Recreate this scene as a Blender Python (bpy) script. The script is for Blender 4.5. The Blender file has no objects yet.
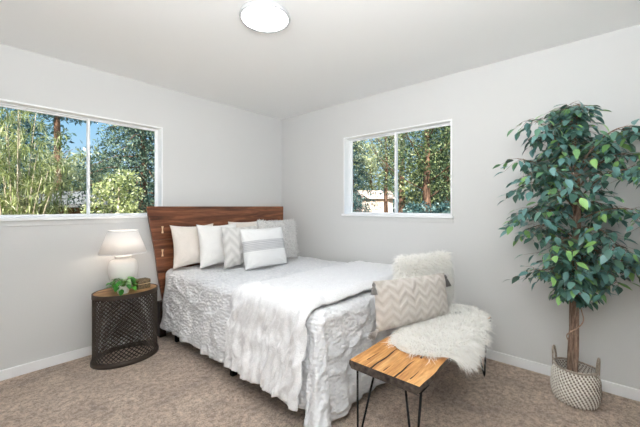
import bpy, bmesh, math, random
import numpy as np
from mathutils import Vector, Matrix, noise, Euler

SC = bpy.context.scene
COL = SC.collection
PI = math.pi

# ------------------------------------------------------------------ camera
cd = bpy.data.cameras.new('camera')
cam = bpy.data.objects.new('camera', cd)
COL.objects.link(cam)
cd.sensor_width = 36.0
cd.lens = 321.0 / 640.0 * 36.0
cd.shift_y = -7.0 / 640.0
cd.clip_start = 0.02
cam.location = (-2.929, -3.271, 1.26)
cam.rotation_euler = (PI / 2, 0, -math.atan2(0.751, 0.660))
SC.camera = cam

# ------------------------------------------------------------------ world, sun, exposure
w = bpy.data.worlds.new('sky')
SC.world = w
w.use_nodes = True
nt = w.node_tree
nt.nodes.clear()
tc = nt.nodes.new('ShaderNodeTexCoord')
sp = nt.nodes.new('ShaderNodeSeparateXYZ')
rp = nt.nodes.new('ShaderNodeValToRGB')
rp.color_ramp.elements[0].position = 0.0
rp.color_ramp.elements[0].color = (0.62, 0.82, 0.95, 1)
rp.color_ramp.elements[1].position = 0.6
rp.color_ramp.elements[1].color = (0.13, 0.40, 0.80, 1)
e = rp.color_ramp.elements.new(0.2)
e.color = (0.36, 0.66, 0.92, 1)
bg = nt.nodes.new('ShaderNodeBackground')
bg.inputs['Strength'].default_value = 1.0
ow = nt.nodes.new('ShaderNodeOutputWorld')
nt.links.new(tc.outputs['Generated'], sp.inputs[0])
nt.links.new(sp.outputs['Z'], rp.inputs[0])
nt.links.new(rp.outputs[0], bg.inputs['Color'])
nt.links.new(bg.outputs[0], ow.inputs['Surface'])

sd = bpy.data.lights.new('sun', 'SUN')
sd.energy = 12.0
sd.angle = math.radians(0.6)
sd.color = (1.0, 0.95, 0.85)
sun = bpy.data.objects.new('sun', sd)
COL.objects.link(sun)
# sun stands behind the house, high up on the camera's side: lights the garden, enters no window
sun.rotation_euler = Vector((0.62, 0.55, -0.85)).to_track_quat('-Z', 'Y').to_euler()

# added fill lamp aimed at the ceiling, standing in for a photographer's bounced flash
fd = bpy.data.lights.new('bounce_fill', 'AREA')
fd.shape = 'DISK'
fd.size = 0.5
fd.energy = 92.0
fd.color = (0.95, 0.98, 1.0)
fl = bpy.data.objects.new('bounce_fill', fd)
COL.objects.link(fl)
fl.location = (-3.08, -3.40, 1.72)
fl.rotation_euler = Vector((0.25, 0.22, 1.0)).to_track_quat('-Z', 'Y').to_euler()

LAMP_EMIT = 43.0
SC.view_settings.view_transform = 'Standard'
SC.view_settings.look = 'None'
SC.view_settings.gamma = 1.0
SC.view_settings.exposure = 0.06
SC.view_settings.use_curve_mapping = False
SC.cycles.max_bounces = 12
SC.cycles.diffuse_bounces = 8
SC.cycles.transparent_max_bounces = 16
SC.cycles.sample_clamp_indirect = 8.0


# ------------------------------------------------------------------ material helpers
def rgb(h):
    """sRGB 0-255 triple -> linear rgba"""
    o = []
    for c in h:
        c = c / 255.0
        o.append(c / 12.92 if c <= 0.04045 else ((c + 0.055) / 1.055) ** 2.4)
    return (*o, 1.0)


class Mat:
    def __init__(s, name, color=(200, 200, 200), rough=0.6, **kw):
        s.m = bpy.data.materials.new(name)
        s.m.use_nodes = True
        s.t = s.m.node_tree
        s.b = s.t.nodes['Principled BSDF']
        s.b.inputs['Base Color'].default_value = rgb(color)
        s.b.inputs['Roughness'].default_value = rough
        s.b.inputs['Specular IOR Level'].default_value = kw.get('spec', 0.3)
        if 'metal' in kw:
            s.b.inputs['Metallic'].default_value = kw['metal']
        if 'sheen' in kw:
            s.b.inputs['Sheen Weight'].default_value = kw['sheen']
        s._co = None

    def n(s, typ, **props):
        nd = s.t.nodes.new(typ)
        for k, v in props.items():
            setattr(nd, k, v)
        return nd

    def l(s, a, b):
        s.t.links.new(a, b)

    def co(s, kind='Object', scale=None, rot=None):
        tcn = s.n('ShaderNodeTexCoord')
        o = tcn.outputs[kind]
        if scale is not None or rot is not None:
            mp = s.n('ShaderNodeMapping')
            if scale is not None:
                mp.inputs['Scale'].default_value = scale
            if rot is not None:
                mp.inputs['Rotation'].default_value = rot
            s.l(o, mp.inputs['Vector'])
            o = mp.outputs[0]
        return o

    def noise(s, scale, detail=3, rough=0.55, vec=None, dist=0.0):
        nd = s.n('ShaderNodeTexNoise')
        nd.inputs['Scale'].default_value = scale
        nd.inputs['Detail'].default_value = detail
        nd.inputs['Roughness'].default_value = rough
        nd.inputs['Distortion'].default_value = dist
        s.l(vec if vec is not None else s.co(), nd.inputs['Vector'])
        return nd.outputs['Fac']

    def ramp(s, fac, stops):
        r = s.n('ShaderNodeValToRGB')
        els = r.color_ramp.elements
        els[0].position, els[0].color = stops[0][0], rgb(stops[0][1])
        els[1].position, els[1].color = stops[-1][0], rgb(stops[-1][1])
        for p, c in stops[1:-1]:
            e = els.new(p)
            e.color = rgb(c)
        s.l(fac, r.inputs[0])
        return r.outputs[0]

    def mix(s, fac, a, b, mode='MIX'):
        m = s.n('ShaderNodeMix', data_type='RGBA', blend_type=mode)
        for v, i in ((fac, 0), (a, 6), (b, 7)):
            if isinstance(v, (int, float)):
                m.inputs[i].default_value = v
            elif isinstance(v, tuple):
                m.inputs[i].default_value = rgb(v)
            else:
                s.l(v, m.inputs[i])
        return m.outputs[2]

    def math(s, op, a, b=None):
        m = s.n('ShaderNodeMath', operation=op)
        for v, i in ((a, 0), (b, 1)):
            if v is None:
                continue
            if isinstance(v, (int, float)):
                m.inputs[i].default_value = v
            else:
                s.l(v, m.inputs[i])
        return m.outputs[0]

    def color(s, sock):
        s.l(sock, s.b.inputs['Base Color'])
        return s

    def bump(s, h, strength=0.3, dist=0.01):
        b = s.n('ShaderNodeBump')
        b.inputs['Strength'].default_value = strength
        b.inputs['Distance'].default_value = dist
        s.l(h, b.inputs['Height'])
        s.l(b.outputs[0], s.b.inputs['Normal'])
        return s


# ------------------------------------------------------------------ mesh helpers
def raw_obj(name, me, mat=None, parent=None, smooth=False, loc=None):
    o = bpy.data.objects.new(name, me)
    COL.objects.link(o)
    if mat is not None:
        for m in (mat if isinstance(mat, (list, tuple)) else [mat]):
            me.materials.append(m.m if isinstance(m, Mat) else m)
    if parent is not None:
        o.parent = parent
    if loc is not None:
        o.location = loc
    if smooth:
        me.polygons.foreach_set('use_smooth', [True] * len(me.polygons))
    return o


def obj(name, bm, mat=None, parent=None, smooth=False, loc=None):
    me = bpy.data.meshes.new(name)
    bmesh.ops.recalc_face_normals(bm, faces=bm.faces)
    bm.to_mesh(me)
    bm.free()
    return raw_obj(name, me, mat, parent, smooth, loc)


def from_arrays(name, V, F, mat=None, parent=None, smooth=False, loc=None):
    """V (n,3) array, F list of index tuples or an (m,k) int array"""
    me = bpy.data.meshes.new(name)
    if isinstance(F, np.ndarray):
        m, k = F.shape
        me.vertices.add(len(V))
        me.vertices.foreach_set('co', np.asarray(V, dtype=np.float32).ravel())
        me.loops.add(m * k)
        me.loops.foreach_set('vertex_index', F.astype(np.int32).ravel())
        me.polygons.add(m)
        me.polygons.foreach_set('loop_start', np.arange(0, m * k, k, dtype=np.int32))
        me.update(calc_edges=True)
        me.validate()
    else:
        me.from_pydata([tuple(v) for v in V], [], F)
        me.update()
    return raw_obj(name, me, mat, parent, smooth, loc)


def thing(name, label, cat, loc=(0, 0, 0), rot=(0, 0, 0), group=None):
    o = bpy.data.objects.new(name, None)
    COL.objects.link(o)
    o.location = loc
    o.rotation_euler = rot
    tag(o, label, cat, group)
    return o


def tag(o, label, cat, group=None):
    o['label'] = label
    o['category'] = cat
    if group:
        o['group'] = group
    return o


def struct(o, label=None, cat=None):
    o['kind'] = 'structure'
    if label:
        o['label'] = label
    if cat:
        o['category'] = cat
    return o


def box(bm, x0, x1, y0, y1, z0, z1, bev=0.0):
    r = bmesh.ops.create_cube(bm, size=1.0)
    vs = r['verts']
    for v in vs:
        v.co = Vector(((x0 + x1) / 2 + v.co.x * (x1 - x0), (y0 + y1) / 2 + v.co.y * (y1 - y0), (z0 + z1) / 2 + v.co.z * (z1 - z0)))
    if bev > 0:
        es = list({e for v in vs for e in v.link_edges})
        bmesh.ops.bevel(bm, geom=es, offset=bev, segments=2, affect='EDGES', profile=0.6)
    return bm


def BM():
    return bmesh.new()


def tube(bm, pts, r, seg=8, cap=True):
    """swept tube, r a number or list of radii"""
    pts = [Vector(p) for p in pts]
    n = len(pts)
    rad = r if isinstance(r, (list, tuple)) else [r] * n
    rings = []
    ref = None
    for i, p in enumerate(pts):
        d = (pts[min(i + 1, n - 1)] - pts[max(i - 1, 0)])
        if d.length < 1e-9:
            d = Vector((0, 0, 1))
        d.normalize()
        if ref is None:
            ref = d.orthogonal().normalized()
        ref = (ref - d * ref.dot(d))
        if ref.length < 1e-6:
            ref = d.orthogonal()
        ref.normalize()
        b = d.cross(ref)
        rings.append([bm.verts.new(p + (ref * math.cos(2 * PI * k / seg) + b * math.sin(2 * PI * k / seg)) * rad[i]) for k in range(seg)])
    for a, b in zip(rings, rings[1:]):
        for k in range(seg):
            bm.faces.new((a[k], a[(k + 1) % seg], b[(k + 1) % seg], b[k]))
    if cap:
        bm.faces.new(rings[0][::-1])
        bm.faces.new(rings[-1])
    return bm


def lathe(bm, prof, seg=48, sx=1.0, sy=1.0, closed=False):
    """profile of (r, z); elliptical by sx, sy. r=0 at an end closes it"""
    rings = []
    for r, z in prof:
        if r < 1e-6:
            rings.append([bm.verts.new((0, 0, z))])
        else:
            rings.append([bm.verts.new((r * sx * math.cos(2 * PI * k / seg), r * sy * math.sin(2 * PI * k / seg), z)) for k in range(seg)])
    pairs = list(zip(rings, rings[1:]))
    if closed:
        pairs.append((rings[-1], rings[0]))
    for a, b in pairs:
        for k in range(seg):
            k2 = (k + 1) % seg
            if len(a) == 1 and len(b) == 1:
                continue
            if len(a) == 1:
                bm.faces.new((a[0], b[k2], b[k]))
            elif len(b) == 1:
                bm.faces.new((a[k], a[k2], b[0]))
            else:
                bm.faces.new((a[k], a[k2], b[k2], b[k]))
    return bm


def lathe_xy(bm, prof, cx, cy, **k):
    n0 = len(bm.verts)
    lathe(bm, prof, **k)
    bm.verts.ensure_lookup_table()
    for v in bm.verts[n0:]:
        v.co.x += cx
        v.co.y += cy
    return bm


def bez(p0, p1, p2, n=10):
    p0, p1, p2 = Vector(p0), Vector(p1), Vector(p2)
    return [p0 * (1 - t) ** 2 + p1 * 2 * t * (1 - t) + p2 * t * t for t in [i / (n - 1) for i in range(n)]]


# ------------------------------------------------------------------ materials
wall_m = Mat('wall_paint', (212, 212, 211), 0.85, spec=0.15)
wall_m.bump(wall_m.noise(90, 3), 0.06, 0.004)
ceil_m = Mat('ceiling_paint', (243, 243, 242), 0.9, spec=0.1)
ceil_m.bump(ceil_m.noise(60, 4), 0.08, 0.004)
trim_m = Mat('trim_paint', (244, 245, 246), 0.4, spec=0.4)
trim_m.bump(trim_m.noise(30, 2), 0.02, 0.003)
vinyl_m = Mat('window_vinyl', (248, 249, 250), 0.45)
vinyl_m.bump(vinyl_m.noise(25, 2), 0.02, 0.002)

carpet_m = Mat('carpet', (150, 128, 108), 1.0, spec=0.05, sheen=0.2)
_fine = carpet_m.noise(110, 4, 0.8)
_mid = carpet_m.noise(30, 4, 0.75)
_big = carpet_m.noise(3.2, 5, 0.65, dist=0.8)
c1 = carpet_m.ramp(_fine, [(0.34, (104, 90, 80)), (0.5, (210, 190, 174)), (0.64, (255, 248, 238))])
c2 = carpet_m.ramp(_mid, [(0.36, (120, 104, 92)), (0.62, (250, 236, 222))])
c3 = carpet_m.ramp(_big, [(0.34, (176, 158, 144)), (0.5, (226, 209, 193)), (0.64, (253, 242, 229))])
carpet_m.color(carpet_m.mix(0.6, carpet_m.mix(0.5, c1, c2), c3, 'MULTIPLY'))
carpet_m.bump(carpet_m.math('ADD', carpet_m.math('MULTIPLY', _fine, 0.7), carpet_m.math('MULTIPLY', _mid, 0.6)), 1.0, 0.02)

glass_m = bpy.data.materials.new('window_glass')
glass_m.use_nodes = True
_t = glass_m.node_tree
_t.nodes.clear()
_o = _t.nodes.new('ShaderNodeOutputMaterial')
_mx = _t.nodes.new('ShaderNodeMixShader')
_tr = _t.nodes.new('ShaderNodeBsdfTransparent')
_gl = _t.nodes.new('ShaderNodeBsdfGlossy')
_gl.inputs['Roughness'].default_value = 0.02
_lw = _t.nodes.new('ShaderNodeLayerWeight')
_lw.inputs['Blend'].default_value = 0.12
_mm = _t.nodes.new('ShaderNodeMath')
_mm.operation = 'MULTIPLY'
_mm.inputs[1].default_value = 0.35
_t.links.new(_lw.outputs['Fresnel'], _mm.inputs[0])
_t.links.new(_mm.outputs[0], _mx.inputs[0])
_t.links.new(_tr.outputs[0], _mx.inputs[1])
_t.links.new(_gl.outputs[0], _mx.inputs[2])
_t.links.new(_mx.outputs[0], _o.inputs['Surface'])


def wood(name, dark, mid, light, axis='X', scale=1.0, rough=0.5, spec=0.3):
    m = Mat(name, mid, rough, spec=spec)
    sc = [14, 14, 14]
    sc['XYZ'.index(axis)] = 1.3
    v = m.co('Object', tuple(c * scale for c in sc))
    a = m.noise(1.6, 6, 0.65, v, dist=0.9)
    v2 = m.co('Object', tuple(c * scale * 3.5 for c in sc))
    b = m.noise(2.0, 4, 0.6, v2)
    col = m.ramp(a, [(0.32, dark), (0.5, mid), (0.68, light)])
    col2 = m.ramp(b, [(0.3, (190, 180, 170)), (0.65, (255, 255, 255))])
    m.color(m.mix(0.8, col, col2, 'MULTIPLY'))
    m.bump(b, 0.15, 0.003)
    return m


walnut_m = wood('walnut_wood', (72, 38, 24), (120, 72, 48), (160, 106, 74), 'X', 0.8, 0.36, 0.5)
darkwood_m = wood('dark_leg_wood', (30, 20, 16), (46, 32, 26), (62, 44, 36), 'Z', 1.0, 0.5)
honey_m = wood('honey_wood', (150, 96, 48), (206, 150, 90), (232, 184, 124), 'X', 1.0, 0.45)
bark_m = Mat('charred_bark_edge', (56, 48, 44), 0.75)
_bn = bark_m.noise(40, 4)
bark_m.color(bark_m.ramp(_bn, [(0.3, (32, 27, 25)), (0.7, (84, 73, 66))]))
bark_m.bump(_bn, 0.5, 0.01)
table_m = wood('mango_table_wood', (128, 88, 52), (176, 134, 90), (206, 168, 120), 'X', 1.0, 0.45)
inlay_m = Mat('pale_inlay_wood', (226, 200, 160), 0.5)
inlay_m.bump(inlay_m.noise(60, 2), 0.1, 0.002)
black_m = Mat('black_metal', (28, 26, 25), 0.5, metal=0.6)
black_m.bump(black_m.noise(120, 2), 0.1, 0.002)
bronze_m = Mat('dark_bronze_mesh', (66, 57, 50), 0.5, metal=0.35)
bronze_m.bump(bronze_m.noise(120, 2), 0.1, 0.002)


def cloth(name, col, fine=350, wr=14, fs=0.25, ws=0.25, rough=0.9, var=8):
    m = Mat(name, col, rough, spec=0.1, sheen=0.25)
    a = m.noise(fine, 2)
    b = m.noise(wr, 4, 0.6)
    lo = tuple(max(0, c - var) for c in col)
    hi = tuple(min(255, c + var) for c in col)
    m.color(m.ramp(a, [(0.3, lo), (0.7, hi)]))
    m.bump(m.math('ADD', m.math('MULTIPLY', a, fs), m.math('MULTIPLY', b, ws)), 0.6, 0.02)
    return m


blanket_m = cloth('white_crinkle_cotton', (230, 230, 232), 160, 22, 0.15, 0.35)
beige_m = cloth('cream_linen', (233, 225, 217), 300, 16, 0.15, 0.25)
white_m = cloth('white_linen', (240, 239, 237), 300, 16, 0.15, 0.25)
mattress_m = cloth('mattress_ticking', (225, 224, 222), 200, 10)

# chenille-tufted coverlet: puckered dabs over the weave
cover_m = Mat('white_tufted_coverlet', (236, 236, 236), 0.95, spec=0.08, sheen=0.3)
_vo = cover_m.n('ShaderNodeTexVoronoi', feature='SMOOTH_F1')
_vo.inputs['Scale'].default_value = 34
cover_m.l(cover_m.co('Object', (1.0, 1.0, 1.6)), _vo.inputs['Vector'])
_h = cover_m.math('ADD', cover_m.math('MULTIPLY', _vo.outputs['Distance'], -1.1), cover_m.math('MULTIPLY', cover_m.noise(26, 5, 0.7), 0.9))
cover_m.bump(_h, 0.62, 0.02)
cover_m.color(cover_m.ramp(_h, [(0.0, (220, 221, 224)), (0.6, (242, 242, 241))]))


def chevron_mat(name, lo, hi, px=0.12, pz=0.055, bump=0.7, amp=0.55, axes=('X', 'Z')):
    m = Mat(name, hi, 0.95, spec=0.08, sheen=0.3)
    s = m.n('ShaderNodeSeparateXYZ')
    m.l(m.co('Object'), s.inputs[0])
    zz = m.math('PINGPONG', s.outputs[axes[0]], px / 2)
    ph = m.math('ADD', s.outputs[axes[1]], m.math('MULTIPLY', zz, amp * 2))
    ph = m.math('ADD', ph, m.math('MULTIPLY', m.noise(9, 2), 0.02))
    si = m.math('SINE', m.math('MULTIPLY', ph, 2 * PI / pz))
    f = m.math('ADD', m.math('MULTIPLY', si, 0.32), 0.5)
    fn = m.noise(170, 3, 0.7)
    f2 = m.math('ADD', f, m.math('MULTIPLY', m.math('SUBTRACT', fn, 0.5), 0.9))
    m.color(m.ramp(f2, [(0.2, lo), (0.8, hi)]))
    m.bump(f2, bump, 0.012)
    return m


chev_m = chevron_mat('grey_chevron_chenille', (206, 204, 201), (226, 224, 221), 0.17, 0.105, 0.5, 0.7)
chev2_m = chevron_mat('greige_zigzag_weave', (196, 187, 178), (216, 209, 202), 0.115, 0.058, 0.8, 0.42)
tuft_m = Mat('pale_grey_tufted', (224, 223, 221), 0.95, spec=0.08)
_tn = tuft_m.noise(60, 4, 0.75)
tuft_m.color(tuft_m.ramp(_tn, [(0.35, (222, 221, 219)), (0.65, (244, 243, 241))]))
tuft_m.bump(_tn, 0.8, 0.02)

stripe_m = Mat('white_cotton_grey_band', (238, 238, 237), 0.95, spec=0.08)
_s = stripe_m.n('ShaderNodeSeparateXYZ')
stripe_m.l(stripe_m.co('Object'), _s.inputs[0])
_z = _s.outputs['Z']
_in = stripe_m.math('MULTIPLY', stripe_m.math('GREATER_THAN', _z, 0.165), stripe_m.math('LESS_THAN', _z, 0.262))
_thin = stripe_m.math('GREATER_THAN', stripe_m.math('SINE', stripe_m.math('MULTIPLY', _z, 2 * PI / 0.016)), -0.1)
_edge = stripe_m.math('MULTIPLY', stripe_m.math('GREATER_THAN', _z, 0.145), stripe_m.math('LESS_THAN', _z, 0.282))
_edge = stripe_m.math('MULTIPLY', _edge, stripe_m.math('GREATER_THAN', stripe_m.math('SINE', stripe_m.math('MULTIPLY', _z, 2 * PI / 0.02)), 0.3))
_fac = stripe_m.math('ADD', stripe_m.math('MULTIPLY', _in, stripe_m.math('ADD', stripe_m.math('MULTIPLY', _thin, 0.35), 0.5)), stripe_m.math('MULTIPLY', _edge, 0.15))
stripe_m.color(stripe_m.mix(_fac, (238, 238, 237), (182, 182, 184)))
stripe_m.bump(stripe_m.math('SINE', stripe_m.math('MULTIPLY', _z, 2 * PI / 0.008)), 0.35, 0.004)

fur_m = Mat('white_wool_fur', (246, 244, 238), 0.8, spec=0.1, sheen=0.4)
_fr = fur_m.n('ShaderNodeNewGeometry')
fur_m.color(fur_m.ramp(_fr.outputs['Random Per Island'], [(0.0, (248, 245, 239)), (0.6, (254, 253, 250)), (1.0, (255, 255, 253))]))
_ft = fur_m.n('ShaderNodeBsdfTranslucent')
_ft.inputs['Color'].default_value = rgb((250, 248, 243))
_fm = fur_m.n('ShaderNodeMixShader')
_fm.inputs[0].default_value = 0.12
fur_m.l(fur_m.b.outputs[0], _fm.inputs[1])
fur_m.l(_ft.outputs[0], _fm.inputs[2])
fur_m.l(_fm.outputs[0], fur_m.t.nodes['Material Output'].inputs['Surface'])

tassel_m = cloth('greige_yarn', (170, 160, 152), 220, 60, 0.6, 0.3, var=22)
tassel3_m = cloth('dark_grey_yarn', (92, 88, 86), 220, 60, 0.6, 0.3, var=18)
tassel2_m = cloth('grey_yarn', (128, 124, 121), 220, 60, 0.6, 0.3, var=22)
ceramic_m = Mat('white_ceramic', (232, 229, 225), 0.35, spec=0.5)
ceramic_m.bump(ceramic_m.noise(18, 3), 0.08, 0.006)
shade_m = Mat('linen_lamp_shade', (248, 246, 244), 0.9)
shade_m.bump(shade_m.noise(260, 2), 0.15, 0.003)
shade_m.b.inputs['Transmission Weight'].default_value = 0.0
# a fabric shade lets lamplight glow through: translucent mixed in
_tl = shade_m.n('ShaderNodeBsdfTranslucent')
_tl.inputs['Color'].default_value = rgb((250, 246, 242))
_sm = shade_m.n('ShaderNodeMixShader')
_sm.inputs[0].default_value = 0.3
shade_m.l(shade_m.b.outputs[0], _sm.inputs[1])
shade_m.l(_tl.outputs[0], _sm.inputs[2])
shade_m.l(_sm.outputs[0], shade_m.t.nodes['Material Output'].inputs['Surface'])


def leaf_mat(name, stops, rough=0.45, trans=0.25, spec=0.4):
    m = Mat(name, stops[0][1], rough, spec=spec)
    g = m.n('ShaderNodeNewGeometry')
    col = m.ramp(g.outputs['Random Per Island'], stops)
    m.color(col)
    if trans > 0:
        t = m.n('ShaderNodeBsdfTranslucent')
        m.l(col, t.inputs['Color'])
        mx = m.n('ShaderNodeMixShader')
        mx.inputs[0].default_value = trans
        m.l(m.b.outputs[0], mx.inputs[1])
        m.l(t.outputs[0], mx.inputs[2])
        m.l(mx.outputs[0], m.t.nodes['Material Output'].inputs['Surface'])
    return m


ficus_m = leaf_mat('ficus_leaf', [(0.0, (58, 86, 74)), (0.3, (78, 116, 104)), (0.55, (92, 136, 132)), (0.75, (120, 162, 160)), (0.87, (104, 148, 104)), (0.94, (132, 178, 102)), (1.0, (158, 202, 124))], 0.32, 0.16, 0.55)
pothos_m = leaf_mat('pothos_leaf', [(0.0, (40, 110, 34)), (0.5, (74, 158, 50)), (0.8, (120, 190, 80)), (1.0, (206, 226, 190))], 0.35, 0.2)
trunk_m = Mat('ficus_bark', (110, 84, 68), 0.8)
_v = trunk_m.co('Object', (60, 60, 9))
_k = trunk_m.noise(1.5, 4, 0.7, _v)
trunk_m.color(trunk_m.ramp(_k, [(0.3, (78, 60, 50)), (0.55, (136, 112, 96)), (0.75, (190, 168, 150))]))
trunk_m.bump(_k, 0.6, 0.006)
vine_m = Mat('pale_vine', (168, 140, 122), 0.8)
vine_m.bump(vine_m.noise(90, 2), 0.2, 0.003)

grass_weave_m = Mat('seagrass_weave', (180, 170, 156), 0.85)
_u = grass_weave_m.n('ShaderNodeUVMap')
_us = grass_weave_m.n('ShaderNodeSeparateXYZ')
grass_weave_m.l(_u.outputs[0], _us.inputs[0])
_row = grass_weave_m.math('FLOOR', _us.outputs['Y'])
_off = grass_weave_m.math('MULTIPLY', _row, 0.34)
_cell = grass_weave_m.math('FRACT', grass_weave_m.math('ADD', _us.outputs['X'], _off))
_dark = grass_weave_m.math('LESS_THAN', _cell, 0.40)
_fv = grass_weave_m.math('FRACT', _us.outputs['Y'])
_mask = grass_weave_m.math('MULTIPLY', _dark, grass_weave_m.math('LESS_THAN', grass_weave_m.math('ABSOLUTE', grass_weave_m.math('SUBTRACT', _fv, 0.5)), 0.40))
_wn = grass_weave_m.noise(120, 3)
_lt = grass_weave_m.ramp(_wn, [(0.3, (206, 200, 190)), (0.7, (244, 240, 232))])
grass_weave_m.color(grass_weave_m.mix(_mask, _lt, (104, 88, 76)))
handle_m = cloth('seagrass_rope', (150, 138, 124), 160, 40, 0.5, 0.3, var=30)


# ------------------------------------------------------------------ room shell
XL, YF, H, T = -3.45, -3.72, 2.44, 0.15
WIN_Z0, WIN_Z1 = 1.166, 2.036
AX0, AX1 = -2.745, -1.575          # opening in wall_back
BY0, BY1 = -2.262, -1.066          # opening in wall_right

bm = BM(); box(bm, XL - T, T, YF - T, T, -0.12, 0.0)
struct(obj('floor', bm, carpet_m), 'brown flecked cut pile carpet', 'carpet')
bm = BM(); box(bm, XL - T, T, YF - T, T, H, H + 0.15)
struct(obj('ceiling', bm, ceil_m), 'plain white ceiling', 'ceiling')
bm = BM()
box(bm, XL - T, AX0, 0, T, 0, H); box(bm, AX1, T, 0, T, 0, H)
box(bm, AX0, AX1, 0, T, 0, WIN_Z0); box(bm, AX0, AX1, 0, T, WIN_Z1, H)
struct(obj('wall_back', bm, wall_m), 'white wall behind the headboard', 'wall')
bm = BM()
box(bm, 0, T, YF - T, BY0, 0, H); box(bm, 0, T, BY1, 0, 0, H)
box(bm, 0, T, BY0, BY1, 0, WIN_Z0); box(bm, 0, T, BY0, BY1, WIN_Z1, H)
struct(obj('wall_right', bm, wall_m), 'white wall behind the potted tree', 'wall')
bm = BM(); box(bm, XL - T, XL, YF, 0, 0, H)
struct(obj('wall_left', bm, wall_m), 'white wall left of the camera', 'wall')
bm = BM(); box(bm, XL - T, 0, YF - T, YF, 0, H)
struct(obj('wall_front', bm, wall_m), 'white wall behind the camera', 'wall')
bb = 0.075
for nm, a in (('baseboard_back', (XL, 0, -0.014, 0)), ('baseboard_right', (-0.014, 0, YF, -0.014)),
              ('baseboard_left', (XL, XL + 0.014, YF, -0.014)), ('baseboard_front', (XL + 0.014, -0.014, YF, YF + 0.014))):
    bm = BM(); box(bm, a[0], a[1], a[2], a[3], 0, bb, 0.004)
    struct(obj(nm, bm, trim_m), 'white painted baseboard along the ' + nm.split('_')[1] + ' wall', 'baseboard')


def window(name, label, width, origin, rotz, slide):
    """local frame: x along the wall 0..width, y from room face (0) to outside (+), z up"""
    r = bpy.data.objects.new(name, None); COL.objects.link(r)
    r.location = origin; r.rotation_euler = (0, 0, rotz)
    struct(r, label, 'window')
    z0, z1 = WIN_Z0, WIN_Z1
    bm = BM()
    L = 0.008
    # lining boards of the reveal + a narrow casing lip on the room face
    box(bm, 0, L, -0.008, T, z0, z1); box(bm, width - L, width, -0.008, T, z0, z1)
    box(bm, L, width - L, -0.008, T, z1 - L, z1)
    c = 0.005
    box(bm, -c, 0, -0.009, 0.0, z0 - 0.01, z1 + c, 0.002); box(bm, width, width + c, -0.009, 0.0, z0 - 0.01, z1 + c, 0.002)
    box(bm, 0, width, -0.009, 0.0, z1, z1 + c, 0.002)
    obj('window_casing', bm, trim_m, r)
    bm = BM()
    box(bm, -0.02, width + 0.02, -0.03, 0.0, z0 - 0.012, z0 + 0.012, 0.004)
    box(bm, L, width - L, 0.0, T, z0 - 0.0, z0 + 0.012)
    obj('window_sill', bm, trim_m, r)
    bm = BM(); box(bm, -0.015, width + 0.015, -0.008, 0.0, z0 - 0.055, z0 - 0.012, 0.003)
    obj('window_apron', bm, wall_m, r)
    f = 0.008
    a0, a1, b0, b1 = L, width - L, z0 + 0.012, z1 - L
    y0, y1 = 0.072, 0.125
    bm = BM()
    box(bm, a0, a0 + f, y0, y1, b0, b1, 0.003); box(bm, a1 - f, a1, y0, y1, b0, b1, 0.003)
    box(bm, a0 + f, a1 - f, y0, y1, b1 - f, b1, 0.003); box(bm, a0 + f, a1 - f, y0, y1, b0, b0 + f * 0.7, 0.003)
    obj('window_frame', bm, vinyl_m, r)
    mid = (a0 + a1) / 2
    g = 0.018
    for (s0, s1, ya, yb, nm) in ((a0 + f, mid + g / 2, 0.102, 0.12, 'fixed'), (mid - g / 2, a1 - f, 0.078, 0.096, 'slide')):
        bm = BM()
        d0, d1 = b0 + f * 0.7, b1 - f
        box(bm, s0, s0 + g, ya, yb, d0, d1, 0.002); box(bm, s1 - g, s1, ya, yb, d0, d1, 0.002)
        box(bm, s0 + g, s1 - g, ya, yb, d0, d0 + g * 0.7, 0.002); box(bm, s0 + g, s1 - g, ya, yb, d1 - g * 0.6, d1, 0.002)
        s = obj('window_sash', bm, vinyl_m, r)
        bm = BM()
        box(bm, s0 + g, s1 - g, (ya + yb) / 2 - 0.002, (ya + yb) / 2 + 0.002, d0 + g * 0.7, d1 - g * 0.6)
        obj('glass_pane', bm, glass_m, s)
    return r


window('window_1', 'sliding window above the bedside table', AX1 - AX0, (AX0, 0, 0), 0, True)
window('window_2', 'sliding window over the side of the bed on the right wall', BY1 - BY0, (0, BY1, 0), -PI / 2, True)

# ceiling light: a flat LED disc
cl = thing('ceiling_light', 'round white flush LED light glowing on the ceiling', 'ceiling light', (-1.667, -1.711, H))
bm = BM(); lathe(bm, [(0.0, -0.001), (0.150, -0.001), (0.156, -0.022), (0.153, -0.028), (0.141, -0.028), (0.140, -0.012), (0, -0.012)], 64)
rim_m = Mat('light_rim_grey', (196, 197, 199), 0.5)
rim_m.bump(rim_m.noise(40, 2), 0.02, 0.002)
obj('light_rim', bm, rim_m, cl, True)
em = Mat('light_diffuser', (255, 255, 255), 0.5)
em.b.inputs['Emission Color'].default_value = (0.96, 0.98, 1.0, 1)
em.b.inputs['Emission Strength'].default_value = LAMP_EMIT
bm = BM(); lathe(bm, [(0.0, -0.031), (0.06, -0.0305), (0.11, -0.029), (0.134, -0.026), (0.138, -0.018), (0.0, -0.0145)], 64)
obj('light_diffuser', bm, em, cl, True)


# ------------------------------------------------------------------ bed
MX0, MX1, MY0, MY1 = -1.575, -0.085, -2.06, -0.09      # mattress footprint
ZT = 0.625                                              # mattress top
bed = thing('bed', 'queen bed with live edge walnut headboard and black metal legs', 'bed', (-0.82, -1.05, 0))


def L_(o, root):        # keep world coordinates for a part built in world space
    o.location = -Vector(root.location)
    return o


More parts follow.
